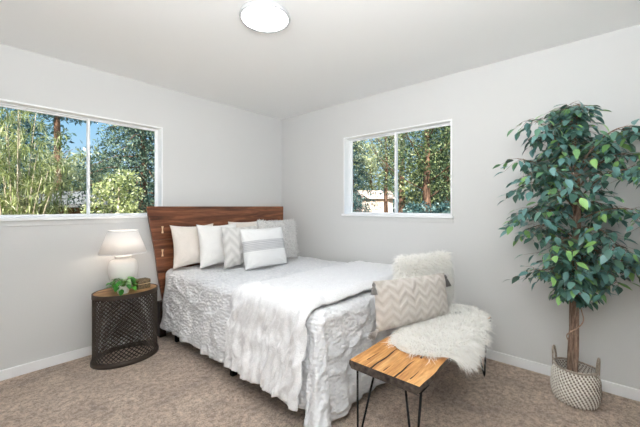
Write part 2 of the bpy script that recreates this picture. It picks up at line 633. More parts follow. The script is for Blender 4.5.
# headboard: slab of three boards with a slanting left edge
bm = BM()
hz = [0.30, 0.62, 0.94, 1.262]
def hx(z):      # left and right slanting edges
    t = (z - 0.30) / 0.96
    return -1.592 - 0.150 * t, -0.05 + 0.02 * t
for za, zb in zip(hz, hz[1:]):
    rows = []
    za2, zb2 = za + 0.0015, zb - 0.0015
    for z in np.linspace(za2, zb2, 6):
        a, b = hx(z)
        wob = 0.003 * math.sin(z * 9)
        rows.append([bm.verts.new((a + wob, -0.07, z)), bm.verts.new((b, -0.07, z)), bm.verts.new((b, -0.025, z)), bm.verts.new((a + wob + 0.01, -0.025, z))])
    for p, q in zip(rows, rows[1:]):
        for k in range(4):
            bm.faces.new((p[k], p[(k + 1) % 4], q[(k + 1) % 4], q[k]))
    bm.faces.new(rows[0][::-1]); bm.faces.new(rows[-1])
hb = L_(obj('headboard', bm, walnut_m, bed), bed)
for (cx, cz) in ((-1.60, 1.035), (-1.60, 0.81)):
    bm = BM()
    prof = [(-0.007, 0.034), (0.007, 0.034), (0.003, 0.0), (0.007, -0.034), (-0.007, -0.034), (-0.003, 0.0)]
    f = [bm.verts.new((cx + x * 1.4, -0.0725, cz + z)) for x, z in prof]
    b = [bm.verts.new((cx + x * 1.4, -0.069, cz + z)) for x, z in prof]
    bm.faces.new((f[0], f[1], f[2], f[5])); bm.faces.new((f[5], f[2], f[3], f[4]))
    for k in range(6):
        bm.faces.new((f[k], f[(k + 1) % 6], b[(k + 1) % 6], b[k]))
    obj('bow_tie_inlay', bm, inlay_m, hb)
for x in (-1.60, -0.12):
    bm = BM(); box(bm, x - 0.03, x + 0.03, -0.085, -0.015, 0.0, 0.34, 0.004)
    L_(obj('headboard_post', bm, darkwood_m, bed), bed)
bm = BM()
box(bm, MX0 + 0.02, MX1 - 0.02, MY0 + 0.02, MY0 + 0.06, 0.28, 0.33); box(bm, MX0 + 0.02, MX1 - 0.02, MY1 - 0.04, MY1, 0.28, 0.33)
box(bm, MX0 + 0.02, MX0 + 0.06, MY0 + 0.02, MY1, 0.28, 0.33); box(bm, MX1 - 0.06, MX1 - 0.02, MY0 + 0.02, MY1, 0.28, 0.33)
for i in range(9):
    y = MY0 + 0.2 + i * 0.2
    box(bm, MX0 + 0.05, MX1 - 0.05, y, y + 0.05, 0.31, 0.335)
L_(obj('bed_frame', bm, black_m, bed), bed)
for x, y in ((-1.553, -0.29), (-1.553, -1.20), (-1.50, -1.98), (-0.82, -0.30), (-0.82, -1.19), (-0.82, -1.98), (-0.12, -0.30), (-0.12, -1.19), (-0.12, -1.98)):
    bm = BM(); box(bm, x - 0.02, x + 0.02, y - 0.02, y + 0.02, 0.0, 0.30, 0.002)
    L_(obj('leg', bm, black_m, bed), bed)
bm = BM(); box(bm, MX0, MX1, MY0, MY1, 0.336, ZT, 0.04)
L_(obj('mattress', bm, mattress_m, bed, True), bed)


def nz(x, y, z=0.0, s=1.0):
    return noise.noise(Vector((x * s, y * s, z * s)))


def drape(name, mat, rect, ztop, ext, step, wrink, ripple, r=0.055, flare=0.07, thick=0.012, floor=0.02, rot=0.0):
    """cloth over a box: rect = (x0,x1,y0,y1) of the flat top; ext = overhang left, right, foot, head"""
    x0, x1, y0, y1 = rect
    S = np.arange(x0 - ext[0], x1 + ext[1] + step * 0.5, step)
    Tt = np.arange(y0 - ext[2], y1 + ext[3] + step * 0.5, step)
    V = []
    ns, ntt = len(S), len(Tt)
    for t in Tt:
        for s in S:
            # slightly wavy hem
            s_, t_ = s, t
            px = min(max(s_, x0), x1); py = min(max(t_, y0), y1)
            dx, dy = s_ - px, t_ - py
            D = math.hypot(dx, dy)
            wv = wrink(s, t)
            if D < 1e-6:
                V.append((s_, t_, ztop + wv)); continue
            nx, ny = dx / D, dy / D
            if D < r * PI / 2:
                a = D / r
                out, drop = r * math.sin(a), r * (1 - math.cos(a))
                no, nzv = math.sin(a), math.cos(a)
            else:
                q = D - r * PI / 2
                out, drop = r + flare * q, r + q * math.sqrt(1 - flare * flare)
                no, nzv = 1.0, 0.0
            crn = 2.0 * abs(nx * ny)
            out += 0.22 * crn * max(0.0, D - 0.12)
            arc = (py - px) + math.atan2(ny, -nx) * 0.35
            q = max(0.0, D - 0.03)
            rip = ripple(arc, q, s, t)
            out += rip + wv * no
            z = ztop - drop + wv * nzv
            if z < floor:
                out += (floor - z) * 0.75
                z = floor + 0.012 * abs(nz(s, t, 0, 25)) 
            V.append((min(px + nx * out, -0.022), py + ny * out, z))
    idx = np.arange(ns * ntt).reshape(ntt, ns)
    F = np.stack([idx[:-1, :-1], idx[:-1, 1:], idx[1:, 1:], idx[1:, :-1]], -1).reshape(-1, 4)
    o = from_arrays(name, np.array(V), F, mat, None, True)
    if thick > 0:
        m = o.modifiers.new('thickness', 'SOLIDIFY'); m.thickness = thick; m.offset = -1
        m2 = o.modifiers.new('soft', 'SUBSURF'); m2.levels = 0; m2.render_levels = 0
    return o


def wr_cover(s, t):
    a = 0.012 * nz(s, t, 3.1, 3.5) + 0.010 * nz(s, t, 7.7, 8) + 0.003 * nz(s, t, 1.2, 24) + 0.0025 * abs(nz(s, t, 5.5, 42))
    side = 1.0 if (s < MX0 - 0.02 or t < MY0 - 0.02) else 0.3
    cr = 1.0 - abs(nz(s * 0.8 + t * 0.5, t - s * 0.4, 11.0, 6.5))
    return a + side * 0.016 * max(0.0, cr - 0.72) / 0.28


def rp_cover(arc, q, s, t):
    k = min(1.0, q / 0.45)
    big = math.sin(arc * 15 + 2.0 * nz(arc, 0, 0, 2)) * 0.5 + math.sin(arc * 33 + 1.0 + 3 * nz(arc, 1, 0, 3)) * 0.35
    return 0.028 * k * big + 0.006 * k


R_ = 0.055
cov = drape('coverlet', cover_m, (MX0 + R_ - 0.02, MX1 - R_ + 0.02, MY0 + R_ - 0.02, MY1 - 0.03), ZT + 0.022, (0.565, 0.14, 0.64, 0.0), 0.0125, wr_cover, rp_cover, R_, 0.07, 0.012)
tag(cov, 'white tufted coverlet over the whole bed, hanging at the foot corner', 'coverlet')


def wr_blank(s, t):
    # gauzy creases that run across the bed and down the hanging side
    w_ = nz(s * 0.35 + t * 0.1, t, 2.0, 22)
    c = 0.005 * w_ + 0.006 * nz(s * 0.5, t, 9.0, 9) + 0.012 * nz(s, t, 4.0, 3.2)
    c += 0.0022 * nz(s, t, 1.0, 60)
    k = 1.0 if s < MX0 + 0.12 else 0.35
    for ph, fq, am in ((2.0, 17.0, 0.015), (8.0, 30.0, 0.009)):
        cr = 1.0 - abs(nz(s * 0.22 + ph, t + s * 0.22 + 0.05 * nz(s, t, ph, 7), ph, fq))
        c += k * am * max(0.0, cr - 0.6) / 0.4
    for ph, fq in ((0.0, 7.0), (5.0, 13.0)):
        cr = 1.0 - abs(nz(s * 0.42 + ph, t + s * 0.35, ph, fq))
        c += k * (0.014 if ph == 0 else 0.008) * max(0.0, cr - 0.70) / 0.30
    # rolled, fuller hem at the foot edge
    e = t - BL_Y0
    c += 0.036 * math.exp(-((e - 0.05) / 0.045) ** 2)
    if e < 0.035:
        c -= 0.02 * (1 - e / 0.035)
    e2 = BL_Y1 - t
    if e2 < 0.06:
        c -= 0.018 * (1 - e2 / 0.06)
    return c + 0.012


def rp_blank(arc, q, s, t):
    k = min(1.0, q / 0.4)
    v = math.sin(t * 27 + 2.6 * nz(t, 0.3, 0, 3)) * 0.45 + math.sin(t * 61 + 2 * nz(t, s * 0.4, 0, 6)) * 0.35 + 0.5 * nz(t, s * 0.3, 0, 14)
    return 0.024 * k * v + 0.020 * k + 0.008


BL_Y0, BL_Y1 = -2.04, -1.28
bl = drape('blanket', blanket_m, (MX0 + R_ - 0.025, MX1 - R_ + 0.025, BL_Y0, BL_Y1), ZT + 0.045, (0.545, 0.12, 0.0, 0.0), 0.0085, wr_blank, rp_blank, R_, 0.085, 0.018)
tag(bl, 'smooth white crinkled blanket folded across the foot half of the bed', 'blanket')


# ------------------------------------------------------------------ pillows
def pillow(name, w_, h_, t_, mat, loc, lean, yaw, roll=0.0, parent=None, pinch=0.07, n=44, seed=0, wr=0.010, sharp=2.6):
    V = []
    us = np.linspace(-1, 1, n)
    for side in (-1, 1):
        for v in us:
            for u in us:
                x = w_ / 2 * u * (1 - pinch * (1 - v * v) * abs(u) ** 3)
                z = h_ / 2 * v * (1 - pinch * (1 - u * u) * abs(v) ** 3)
                p = ((1 - abs(u) ** sharp) * (1 - abs(v) ** sharp)) ** 0.55
                sag = 1.0 - 0.16 * v
                y = side * t_ / 2 * p * sag
                if p > 0:
                    wv = nz(x + seed, z, side * 2.0 + seed, 6) + 0.6 * nz(x - seed, z, seed, 15)
                    y += side * wr * wv * p
                    rad = math.hypot(1 - abs(u), 1 - abs(v))
                    y += side * 0.004 * math.sin(math.atan2(1 - abs(v), 1 - abs(u) + 1e-6) * 14) * math.exp(-((rad - 0.35) / 0.25) ** 2)
                V.append((x, y, z + h_ / 2))
    N = n * n
    idx = np.arange(N).reshape(n, n)
    a = np.stack([idx[:-1, :-1], idx[:-1, 1:], idx[1:, 1:], idx[1:, :-1]], -1).reshape(-1, 4)
    F = np.concatenate([a, a[:, ::-1] + N])
    me_o = from_arrays(name, np.array(V), F, mat, parent, False)
    bm = BM(); bm.from_mesh(me_o.data)
    bmesh.ops.remove_doubles(bm, verts=bm.verts, dist=1e-5)
    bmesh.ops.recalc_face_normals(bm, faces=bm.faces)
    bm.to_mesh(me_o.data); bm.free()
    me_o.data.polygons.foreach_set('use_smooth', [True] * len(me_o.data.polygons))
    me_o.location = loc
    me_o.rotation_mode = 'XYZ'
    me_o.rotation_euler = Euler((-lean, roll, yaw), 'XYZ')
    return me_o


ZP = ZT + 0.022
p = pillow('pillow', 0.47, 0.42, 0.15, beige_m, (-1.345, -0.235, ZP + 0.02), 0.14, 0.05, seed=1, pinch=0.12, wr=0.014)
tag(p, 'plain cream pillow, leftmost against the headboard', 'pillow', 'pillows against the headboard')
p = pillow('pillow', 0.46, 0.425, 0.15, white_m, (-1.165, -0.395, ZP + 0.02), 0.15, 0.03, seed=2, pinch=0.11, wr=0.014)
tag(p, 'plain bright white pillow between the cream and the chevron pillows', 'pillow', 'pillows against the headboard')
p = pillow('pillow', 0.46, 0.43, 0.15, beige_m, (-0.71, -0.235, ZP + 0.02), 0.14, -0.03, seed=3)
tag(p, 'cream pillow behind the fringed one, only its top corner showing', 'pillow', 'pillows against the headboard')
p = pillow('pillow', 0.46, 0.40, 0.15, chev_m, (-1.005, -0.565, ZP + 0.02), 0.16, 0.02, seed=4)
tag(p, 'pale grey chevron textured pillow beside the striped one', 'pillow', 'pillows against the headboard')
fp = pillow('pillow', 0.50, 0.45, 0.14, tuft_m, (-0.555, -0.60, ZP + 0.02), 0.17, -0.10, seed=5)
tag(fp, 'shaggy pale grey pillow with fringed edges at the right end', 'pillow', 'pillows against the headboard')
p = pillow('pillow', 0.51, 0.39, 0.15, stripe_m, (-0.900, -0.80, ZP + 0.02), 0.24, -0.04, seed=6, pinch=0.04)
tag(p, 'front white pillow with a woven grey band across the middle', 'pillow', 'pillows against the headboard')


def strands(rng, P, N, length, width, droop=0.25, jit=0.5, curl=0.25, seg=3, swirl=None):
    """tapered blades from points P with normals N; returns V, F (quads then degenerate tip as quads)"""
    n = len(P)
    L = length * (0.6 + 0.6 * rng.random((n, 1)))
    d = N + jit * rng.normal(size=(n, 3)) * 0.6
    if swirl is not None:
        d = d + swirl
    d /= np.linalg.norm(d, axis=1, keepdims=True)
    side = np.cross(d, rng.normal(size=(n, 3)))
    side /= np.linalg.norm(side, axis=1, keepdims=True) + 1e-9
    c = np.cross(side, d)
    V = np.zeros((n, (seg + 1) * 2, 3))
    bend = rng.normal(size=(n, 1)) * curl
    for i in range(seg + 1):
        t = i / seg
        ctr = P + d * L * t + c * bend * L * t * t + np.array([0, 0, -1.0]) * droop * L * t * t
        wdt = width * (1 - 0.85 * t)
        V[:, 2 * i] = ctr - side * wdt / 2
        V[:, 2 * i + 1] = ctr + side * wdt / 2
    base = (np.arange(n) * (seg + 1) * 2)[:, None]
    F = np.concatenate([base + np.array([2 * i, 2 * i + 1, 2 * i + 3, 2 * i + 2]) for i in range(seg)], 0)
    return V.reshape(-1, 3), F


def sample_mesh(o, n, rng, keep=None):
    me = o.data
    me.calc_loop_triangles()
    vs = np.array([v.co[:] for v in me.vertices])
    tri = np.array([t.vertices[:] for t in me.loop_triangles])
    a, b, c = vs[tri[:, 0]], vs[tri[:, 1]], vs[tri[:, 2]]
    nn = np.cross(b - a, c - a)
    ar = np.linalg.norm(nn, axis=1)
    if keep is not None:
        ar = ar * keep((a + b + c) / 3, nn)
    pick = rng.choice(len(tri), n, p=ar / ar.sum())
    u, v = rng.random((n, 1)), rng.random((n, 1))
    sw = (u + v) > 1
    u, v = np.where(sw, 1 - u, u), np.where(sw, 1 - v, v)
    P = a[pick] + u * (b[pick] - a[pick]) + v * (c[pick] - a[pick])
    N = nn[pick] / (np.linalg.norm(nn[pick], axis=1, keepdims=True) + 1e-12)
    return P, N


rng = np.random.default_rng(7)
# fringe along the four edges of the shaggy pillow
pts, nor = [], []
for k in range(620):
    e = rng.integers(4); q = rng.uniform(-1, 1)
    if e < 2:
        s = 1 if e else -1
        pts.append((0.248 * s * (1 - 0.07 * (1 - q * q)), 0, 0.225 + 0.21 * q)); nor.append((s, rng.normal() * 0.3, 0.1))
    else:
        s = 1 if e == 2 else -1
        pts.append((0.245 * q, 0, 0.225 + s * 0.215 * (1 - 0.07 * (1 - q * q)))); nor.append((0, rng.normal() * 0.4, s))
pts, nor = np.array(pts), np.array(nor)
ok = pts[:, 2] > 0.03
V, F = strands(rng, pts[ok], nor[ok], 0.042, 0.009, 0.35, 0.35)
from_arrays('fringe', V, F, tuft_m, fp, True)
P, N = sample_mesh(fp, 2600, rng, lambda c, n_: (c[:, 1] < 0.0) * (c[:, 2] > 0.05) * 1.0)
V, F = strands(rng, P, N, 0.022, 0.007, 0.4, 0.7)
from_arrays('shag_pile', V, F, tuft_m, fp, True)


# ------------------------------------------------------------------ bench
BX0, BX1, BYa, BYb, BZ = -1.56, -0.345, -2.66, -2.275, 0.455
bench = thing('bench', 'low wooden bench with black hairpin legs at the foot of the bed', 'bench', ((BX0 + BX1) / 2, (BYa + BYb) / 2, 0))
bm = BM()
th = 0.042
n = 26
rows = []
for i in range(n + 1):
    x = BX0 + (BX1 - BX0) * i / n
    w1 = 0.008 * nz(x, 1, 0, 6) + 0.004 * nz(x, 2, 0, 17)
    w2 = 0.006 * nz(x, 5, 0, 6)
    rows.append([bm.verts.new((x, BYa + w1, BZ)), bm.verts.new((x, BYb + w2, BZ)), bm.verts.new((x, BYb + w2 + 0.004, BZ - th * 0.5)), bm.verts.new((x, BYb + w2 - 0.01, BZ - th)),
                 bm.verts.new((x, BYa + w1 + 0.012, BZ - th)), bm.verts.new((x, BYa + w1 - 0.006, BZ - th * 0.5))])
for p_, q_ in zip(rows, rows[1:]):
    for k in range(6):
        fc = bm.faces.new((p_[k], p_[(k + 1) % 6], q_[(k + 1) % 6], q_[k]))
        fc.material_index = 0 if k == 0 else 1
fa = bm.faces.new(rows[0][::-1]); fb = bm.faces.new(rows[-1])
fa.material_index = fb.material_index = 1
# saw kerfs / dark checks that run along the grain: shallow dark inlaid slivers
seat = L_(obj('seat', bm, [honey_m, bark_m], bench), bench)
crack_m = Mat('dark_check', (46, 34, 27), 0.8)
crack_m.bump(crack_m.noise(80, 2), 0.3, 0.003)
for (y, xa, xb, wd) in ((-2.405, -1.562, -1.22, 0.0065), (-2.535, -1.562, -1.33, 0.0055), (-2.545, -1.30, -1.12, 0.006), (-2.40, -1.15, -0.6, 0.007), (-2.345, -1.50, -1.38, 0.003), (-2.60, -1.53, -1.43, 0.003), (-2.47, -1.545, -1.47, 0.003)):
    bm = BM()
    m_ = 14
    up_, lo_ = [], []
    for i in range(m_ + 1):
        t = i / m_
        x = xa + (xb - xa) * t
        c_ = y + 0.010 * nz(x, y, 0, 8)
        hw = wd * (1 - t ** 3) * (0.75 + 0.6 * abs(nz(x, y, 4, 22)))
        up_.append(bm.verts.new((x, c_ + hw, BZ + 0.0009))); lo_.append(bm.verts.new((x, c_ - hw, BZ + 0.0009)))
    for i in range(m_):
        bm.faces.new((lo_[i], lo_[i + 1], up_[i + 1], up_[i]))
    o_ = obj('wood_check', bm, crack_m, seat)
for (tx, ty, sx, sy) in ((BX0 + 0.07, BYb - 0.055, -1, 1), (BX0 + 0.07, BYa + 0.055, -1, -1), (BX1 - 0.07, BYb - 0.055, 1, 1), (BX1 - 0.07, BYa + 0.055, 1, -1)):
    bm = BM()
    zt = BZ - th
    foot = Vector((tx + sx * 0.045, ty + sy * 0.02, 0.008))
    a = Vector((tx - sx * 0.005, ty - sy * 0.055, zt)); b = Vector((tx + sx * 0.02, ty + sy * 0.04, zt))
    d1 = (a - foot).normalized(); d2 = (b - foot).normalized()
    ptsl = [a, foot + d1 * 0.03 + Vector((0, 0, 0.0)), foot + (d1 + d2) * 0.004, foot + d2 * 0.03, b]
    tube(bm, ptsl, 0.0058, 8)
    box(bm, tx - 0.05, tx + 0.05, ty - 0.05 if sy > 0 else ty - 0.05, ty + 0.05, zt - 0.004, zt)
    L_(obj('hairpin_leg', bm, black_m, bench, True), bench)

# ------------------------------------------------------------------ sheepskin on the bench
outline = []
cx0, cy0 = -0.84, -2.525
NS, NR = 96, 22
V = []
def skin_r(a):
    # half-widths of the hide around its centre (x long, y short; -y overhangs the front)
    ca, sa = math.cos(a), math.sin(a)
    rx = 0.485
    ry = (0.215 if ca < 0 else 0.185) if sa < 0 else 0.20
    r = 1.0 / ((abs(ca / rx) ** 2.6 + abs(sa / ry) ** 2.6) ** (1 / 2.6))
    return r * (1 + 0.07 * math.sin(3 * a + 1) + 0.05 * math.sin(5 * a + 0.5))
for j in range(NR + 1):
    for i in range(NS):
        a = 2 * PI * i / NS
        r = skin_r(a) * j / NR
        x, y = cx0 + r * math.cos(a), cy0 + r * math.sin(a)
        z = BZ + 0.022 + 0.008 * nz(x, y, 0, 7) - 0.016 * (j / NR) ** 6
        ye = BYa - 0.006
        if y < ye + 0.02:
            q = (ye + 0.02) - y
            R2 = 0.035
            if q < R2 * PI / 2:
                an = q / R2
                y = ye + 0.02 - R2 * math.sin(an); z -= R2 * (1 - math.cos(an))
            else:
                y = ye + 0.02 - R2 - 0.15 * (q - R2 * PI / 2); z -= R2 + (q - R2 * PI / 2)
        xe = BX1
        V.append((x, y, z))
V = np.array(V)
F = []
for j in range(NR):
    for i in range(NS):
        i2 = (i + 1) % NS
        F.append((j * NS + i, (j + 1) * NS + i, (j + 1) * NS + i2, j * NS + i2))
F = np.array(F)
sk = thing('sheepskin', 'fluffy white sheepskin throw draped over the wooden bench', 'sheepskin', (0, 0, 0))
hide = from_arrays('hide', V, F, fur_m, sk, True)
P, N = sample_mesh(hide, 24000, rng)
N = np.where(N[:, 2:3] < -0.2, -N, N)
cen = np.array([cx0, cy0, BZ - 0.1])
rad = P - cen
rad /= np.linalg.norm(rad, axis=1, keepdims=True)
clump = np.array([[nz(a[0], a[1], 1, 13), nz(a[0], a[1], 5, 13), 0.3 * nz(a[0], a[1], 9, 13)] for a in P])
V, F = strands(rng, P, N * 1.0 + rad * 0.55, 0.068, 0.005, 0.45, 0.4, 0.3, 3, clump * 1.5)
V[:, 2] = np.where((V[:, 1] > BYa - 0.004) & (V[:, 1] < BYb) & (V[:, 0] < BX1), np.maximum(V[:, 2], BZ + 0.003), V[:, 2])
from_arrays('fleece', V, F, fur_m, sk, True)

# ------------------------------------------------------------------ cushions on the bench
fc = pillow('fur_cushion', 0.54, 0.40, 0.13, fur_m, (-0.60, -2.27, BZ + 0.04), 0.02, -0.30, seed=8)
tag(fc, 'long haired white fur cushion standing behind the zigzag cushion', 'cushion', 'cushions on the bench')
P, N = sample_mesh(fc, 15000, rng)
clump = np.array([[nz(a[0], a[2], 1, 14), 0.4 * nz(a[0], a[2], 5, 14), nz(a[0], a[2], 9, 14)] for a in P])
V, F = strands(rng, P, N, 0.055, 0.0045, 0.35, 0.45, 0.3, 3, clump * 0.9)
V[:, 2] = np.maximum(V[:, 2], -0.004)
from_arrays('fur', V, F, fur_m, fc, True)

zc = pillow('zigzag_cushion', 0.66, 0.305, 0.13, chev2_m, (-0.925, -2.345, BZ + 0.032), 0.13, -0.33, 0.02, seed=9, pinch=0.03)
tag(zc, 'oblong greige zigzag cushion with corner tassels, in front of the fur cushion', 'cushion', 'cushions on the bench')
for (x, z, dx, dz, ln, tm) in ((-0.325, 0.298, -0.25, -1, 0.05, tassel2_m), (0.325, 0.290, 0.02, -1, 0.06, tassel3_m), (-0.315, 0.012, -0.55, -0.12, 0.075, tassel_m), (0.325, 0.015, 0.9, -0.1, 0.075, tassel2_m)):
    d = Vector((dx, -0.25, dz)).normalized()
    o0 = Vector((x, -0.004, z))
    bm = BM()
    tube(bm, [o0, o0 + d * 0.012, o0 + d * 0.02, o0 + d * 0.028], [0.005, 0.011, 0.012, 0.008], 10)
    for k in range(44):
        a = k * 2.399
        rr = 0.010 * math.sqrt((k + 0.5) / 44)
        u = d.orthogonal().normalized(); v2 = d.cross(u)
        off = (u * math.cos(a) + v2 * math.sin(a)) * rr
        st = o0 + d * 0.024 + off * 0.7
        tube(bm, [st, st + d * ln * 0.5 + off * 0.9, st + d * ln + off * 1.6], [0.0018, 0.0018, 0.0012], 4, False)
    obj('tassel', bm, tm, zc, True)


# ------------------------------------------------------------------ bedside table
NX, NY, NH = -1.975, -0.262, 0.56
EA, EB = 0.238, 0.185
ns_ = thing('bedside_table', 'oval bedside table with wooden top and black lattice metal drum', 'side table', (NX, NY, 0))
def esc(r):
    return dict(sx=EA * r, sy=EB * r)
bm = BM(); lathe(bm, [(0, NH), (0.965, NH), (0.985, NH - 0.004), (0.985, NH - 0.02), (0, NH - 0.02)], 72, EA, EB)
obj('table_top', bm, table_m, ns_)
bm = BM(); lathe(bm, [(0.985, NH + 0.001), (1.02, NH + 0.001), (1.02, NH - 0.035), (0.985, NH - 0.035)], 72, EA, EB, closed=True)
obj('top_rim', bm, bronze_m, ns_)
bm = BM(); lathe(bm, [(0.955, 0.035), (1.0, 0.038), (1.045, 0.030), (1.06, 0.018), (1.06, 0.0), (0.955, 0.0)], 72, EA, EB, closed=True)
obj('base_ring', bm, bronze_m, ns_, True)
bm = BM()
NA, NRW = 40, 15
zl, zh = 0.034, NH - 0.03
grid = []
for j in range(2 * NRW + 1):
    ring = []
    for i in range(NA):
        a = 2 * PI * (i + 0.5 * (j % 2)) / NA
        ring.append(bm.verts.new((EA * 0.985 * math.cos(a), EB * 0.985 * math.sin(a), zl + (zh - zl) * j / (2 * NRW))))
    grid.append(ring)
for j in range(0, 2 * NRW - 1):
    for i in range(NA):
        if j % 2 == 0:
            b_, r_, t2, l_ = grid[j][i], grid[j + 1][i], grid[j + 2][i], grid[j + 1][(i - 1) % NA]
        else:
            b_, r_, t2, l_ = grid[j][i], grid[j + 1][(i + 1) % NA], grid[j + 2][i], grid[j + 1][i]
        bm.faces.new((b_, r_, t2, l_))
lat = obj('lattice_drum', bm, bronze_m, ns_)
wm = lat.modifiers.new('wire', 'WIREFRAME'); wm.thickness = 0.0105; wm.use_even_offset = False
for a in (0.15, PI - 0.15):
    x, y = EA * 0.97 * math.cos(a), EB * 0.97 * math.sin(a)
    bm = BM(); tube(bm, [(x, y, 0.02), (x, y, NH - 0.02)], 0.005, 8)
    obj('upright_rod', bm, bronze_m, ns_, True)

# lamp
lx, ly = -1.975, -0.185
lamp = thing('table_lamp', 'white ceramic table lamp with a flared linen shade', 'lamp', (lx, ly, NH))
bm = BM(); lathe(bm, [(0, 0), (0.070, 0), (0.076, 0.006), (0.094, 0.06), (0.107, 0.13), (0.109, 0.180), (0.104, 0.224), (0.086, 0.246), (0.062, 0.252), (0.060, 0.266), (0.068, 0.272), (0.064, 0.282), (0.03, 0.284), (0, 0.284)], 56)
obj('lamp_base', bm, ceramic_m, lamp, True)
bm = BM(); tube(bm, [(0, 0, 0.25), (0, 0, 0.34)], 0.008, 12); tube(bm, [(0, 0, 0.26), (0, 0, 0.30)], 0.016, 16)
obj('lamp_stem', bm, Mat('brass', (180, 150, 96), 0.35, metal=0.9), lamp, True)
bm = BM(); lathe(bm, [(0.180, 0.303), (0.110, 0.494), (0.107, 0.494), (0.177, 0.303)], 64, closed=True)
sh = obj('lamp_shade', bm, shade_m, lamp, True)
bm = BM(); lathe(bm, [(0.1808, 0.301), (0.1785, 0.309), (0.1750, 0.309), (0.1765, 0.301)], 64, closed=True)
obj('shade_trim', bm, white_m, sh, True)
bm = BM(); lathe(bm, [(0.1130, 0.488), (0.1110, 0.496), (0.1065, 0.496), (0.1085, 0.488)], 64, closed=True)
obj('shade_trim', bm, white_m, sh, True)
bulb_m = Mat('bulb_glow', (255, 240, 220), 0.4)
bulb_m.b.inputs['Emission Color'].default_value = (1.0, 0.88, 0.76, 1)
bulb_m.b.inputs['Emission Strength'].default_value = 26.0
bm = BM(); lathe(bm, [(0, 0.30), (0.013, 0.302), (0.016, 0.32), (0.028, 0.345), (0.030, 0.365), (0.022, 0.385), (0, 0.393)], 20)
obj('bulb', bm, bulb_m, lamp, True)

# trinket box behind the plant
tb = thing('trinket_box', 'small dark carved box beside the lamp base', 'box', (-1.868, -0.30, NH), (0, 0, 0.12))
tb_m = Mat('carved_dark_wood', (58, 48, 38), 0.6)
_tv = tb_m.n('ShaderNodeTexVoronoi'); _tv.inputs['Scale'].default_value = 90
tb_m.l(tb_m.co(), _tv.inputs['Vector'])
tb_m.color(tb_m.ramp(_tv.outputs['Distance'], [(0.1, (40, 33, 26)), (0.6, (120, 102, 74))]))
tb_m.bump(_tv.outputs['Distance'], 0.5, 0.006)
bm = BM(); box(bm, -0.052, 0.052, -0.042, 0.042, 0.0, 0.040, 0.003)
obj('box_body', bm, tb_m, tb)
bm = BM(); box(bm, -0.055, 0.055, -0.045, 0.045, 0.044, 0.078, 0.008)
obj('box_lid', bm, tb_m, tb)
bm = BM(); box(bm, -0.050, 0.050, -0.040, 0.040, 0.038, 0.046)
obj('box_lip', bm, inlay_m, tb)

# pothos in a small white pot
pt = thing('potted_plant', 'small leafy green plant in a white pot on the bedside table', 'plant', (-2.03, -0.362, NH))
bm = BM(); lathe(bm, [(0, 0), (0.034, 0), (0.038, 0.004), (0.048, 0.058), (0.050, 0.062), (0.046, 0.062), (0.042, 0.05), (0, 0.05)], 32)
obj('pot', bm, ceramic_m, pt, True)
random.seed(4)


def leaf_mesh(V, F, base, d, up_, L, W, fold=0.25, bend=0.25):
    """one pointed, folded leaf: 4 stations along a midrib"""
    d = d.normalized()
    s = d.cross(up_)
    if s.length < 1e-4:
        s = d.orthogonal()
    s.normalize()
    nrm = s.cross(d)
    i0 = len(V)
    st = [(0.0, 0.04), (0.22, 0.78), (0.45, 1.0), (0.72, 0.66), (1.0, 0.0)]
    for t, wd in st:
        c = base + d * (L * t) - nrm * (bend * L * t * t)
        if wd < 0.01:
            V.append(c[:])
        else:
            hw = W / 2 * wd
            V.append((c - s * hw + nrm * hw * fold)[:]); V.append(c[:]); V.append((c + s * hw + nrm * hw * fold)[:])
    for k in range(3):
        a = i0 + 3 * k
        F.append((a, a + 1, a + 4, a + 3)); F.append((a + 1, a + 2, a + 5, a + 4))
    a = i0 + 9
    F.append((a, a + 1, a + 3)); F.append((a + 1, a + 2, a + 3))


V, F = [], []
sb = BM()
for k in range(46):
    a = random.uniform(0, 2 * PI)
    el = random.uniform(0.0, 1.3)
    ln = random.uniform(0.03, 0.075)
    d = Vector((math.cos(a) * math.cos(el), math.sin(a) * math.cos(el), math.sin(el)))
    tip = Vector((0, 0, 0.055)) + d * ln + Vector((math.cos(a), math.sin(a), 0)) * 0.022
    if el < 0.45:
        tip.z -= random.uniform(0.0, 0.035)
    tube(sb, bez((0, 0, 0.045), Vector((0, 0, 0.075)) + d * ln * 0.5, tip, 5), 0.0012, 5, False)
    dd = Vector((math.cos(a), math.sin(a), random.uniform(-0.9, 0.35)))
    leaf_mesh(V, F, tip, dd, Vector((0, 0, 1)), random.uniform(0.045, 0.070), random.uniform(0.036, 0.054), 0.3, 0.3)
for v in range(len(V)):
    if V[v][2] < 0.004:
        V[v] = (V[v][0], V[v][1], 0.004)
obj('stem', sb, Mat('plant_stem', (96, 140, 60), 0.5), pt, True)
from_arrays('foliage', V, F, pothos_m, pt, True)

# ------------------------------------------------------------------ woven basket
KX, KY = -0.275, -3.14
bk = thing('basket', 'woven seagrass belly basket with two loop handles holding the tree', 'basket', (KX, KY, 0), (0, 0, -1.78))
prof_o = [(r_ * 0.80, z_ * 0.86) for r_, z_ in [(0.0, 0.0), (0.112, 0.0), (0.130, 0.008), (0.142, 0.035), (0.150, 0.075), (0.153, 0.11), (0.151, 0.135), (0.147, 0.148), (0.150, 0.162), (0.148, 0.19), (0.140, 0.22), (0.132, 0.245), (0.130, 0.262)]]
prof = []
for (r0, z0), (r1, z1) in zip(prof_o[2:], prof_o[3:]):
    m_ = max(2, int(math.hypot(r1 - r0, z1 - z0) / 0.0026))
    for k in range(m_):
        t = k / m_
        prof.append((r0 + (r1 - r0) * t, z0 + (z1 - z0) * t))
prof.append(prof_o[-1])
rowh = 0.0135
bm = BM()
uvl = bm.loops.layers.uv.new('UVMap')
SEG = 192
NC = 36          # stitches around
arc = [0.0]
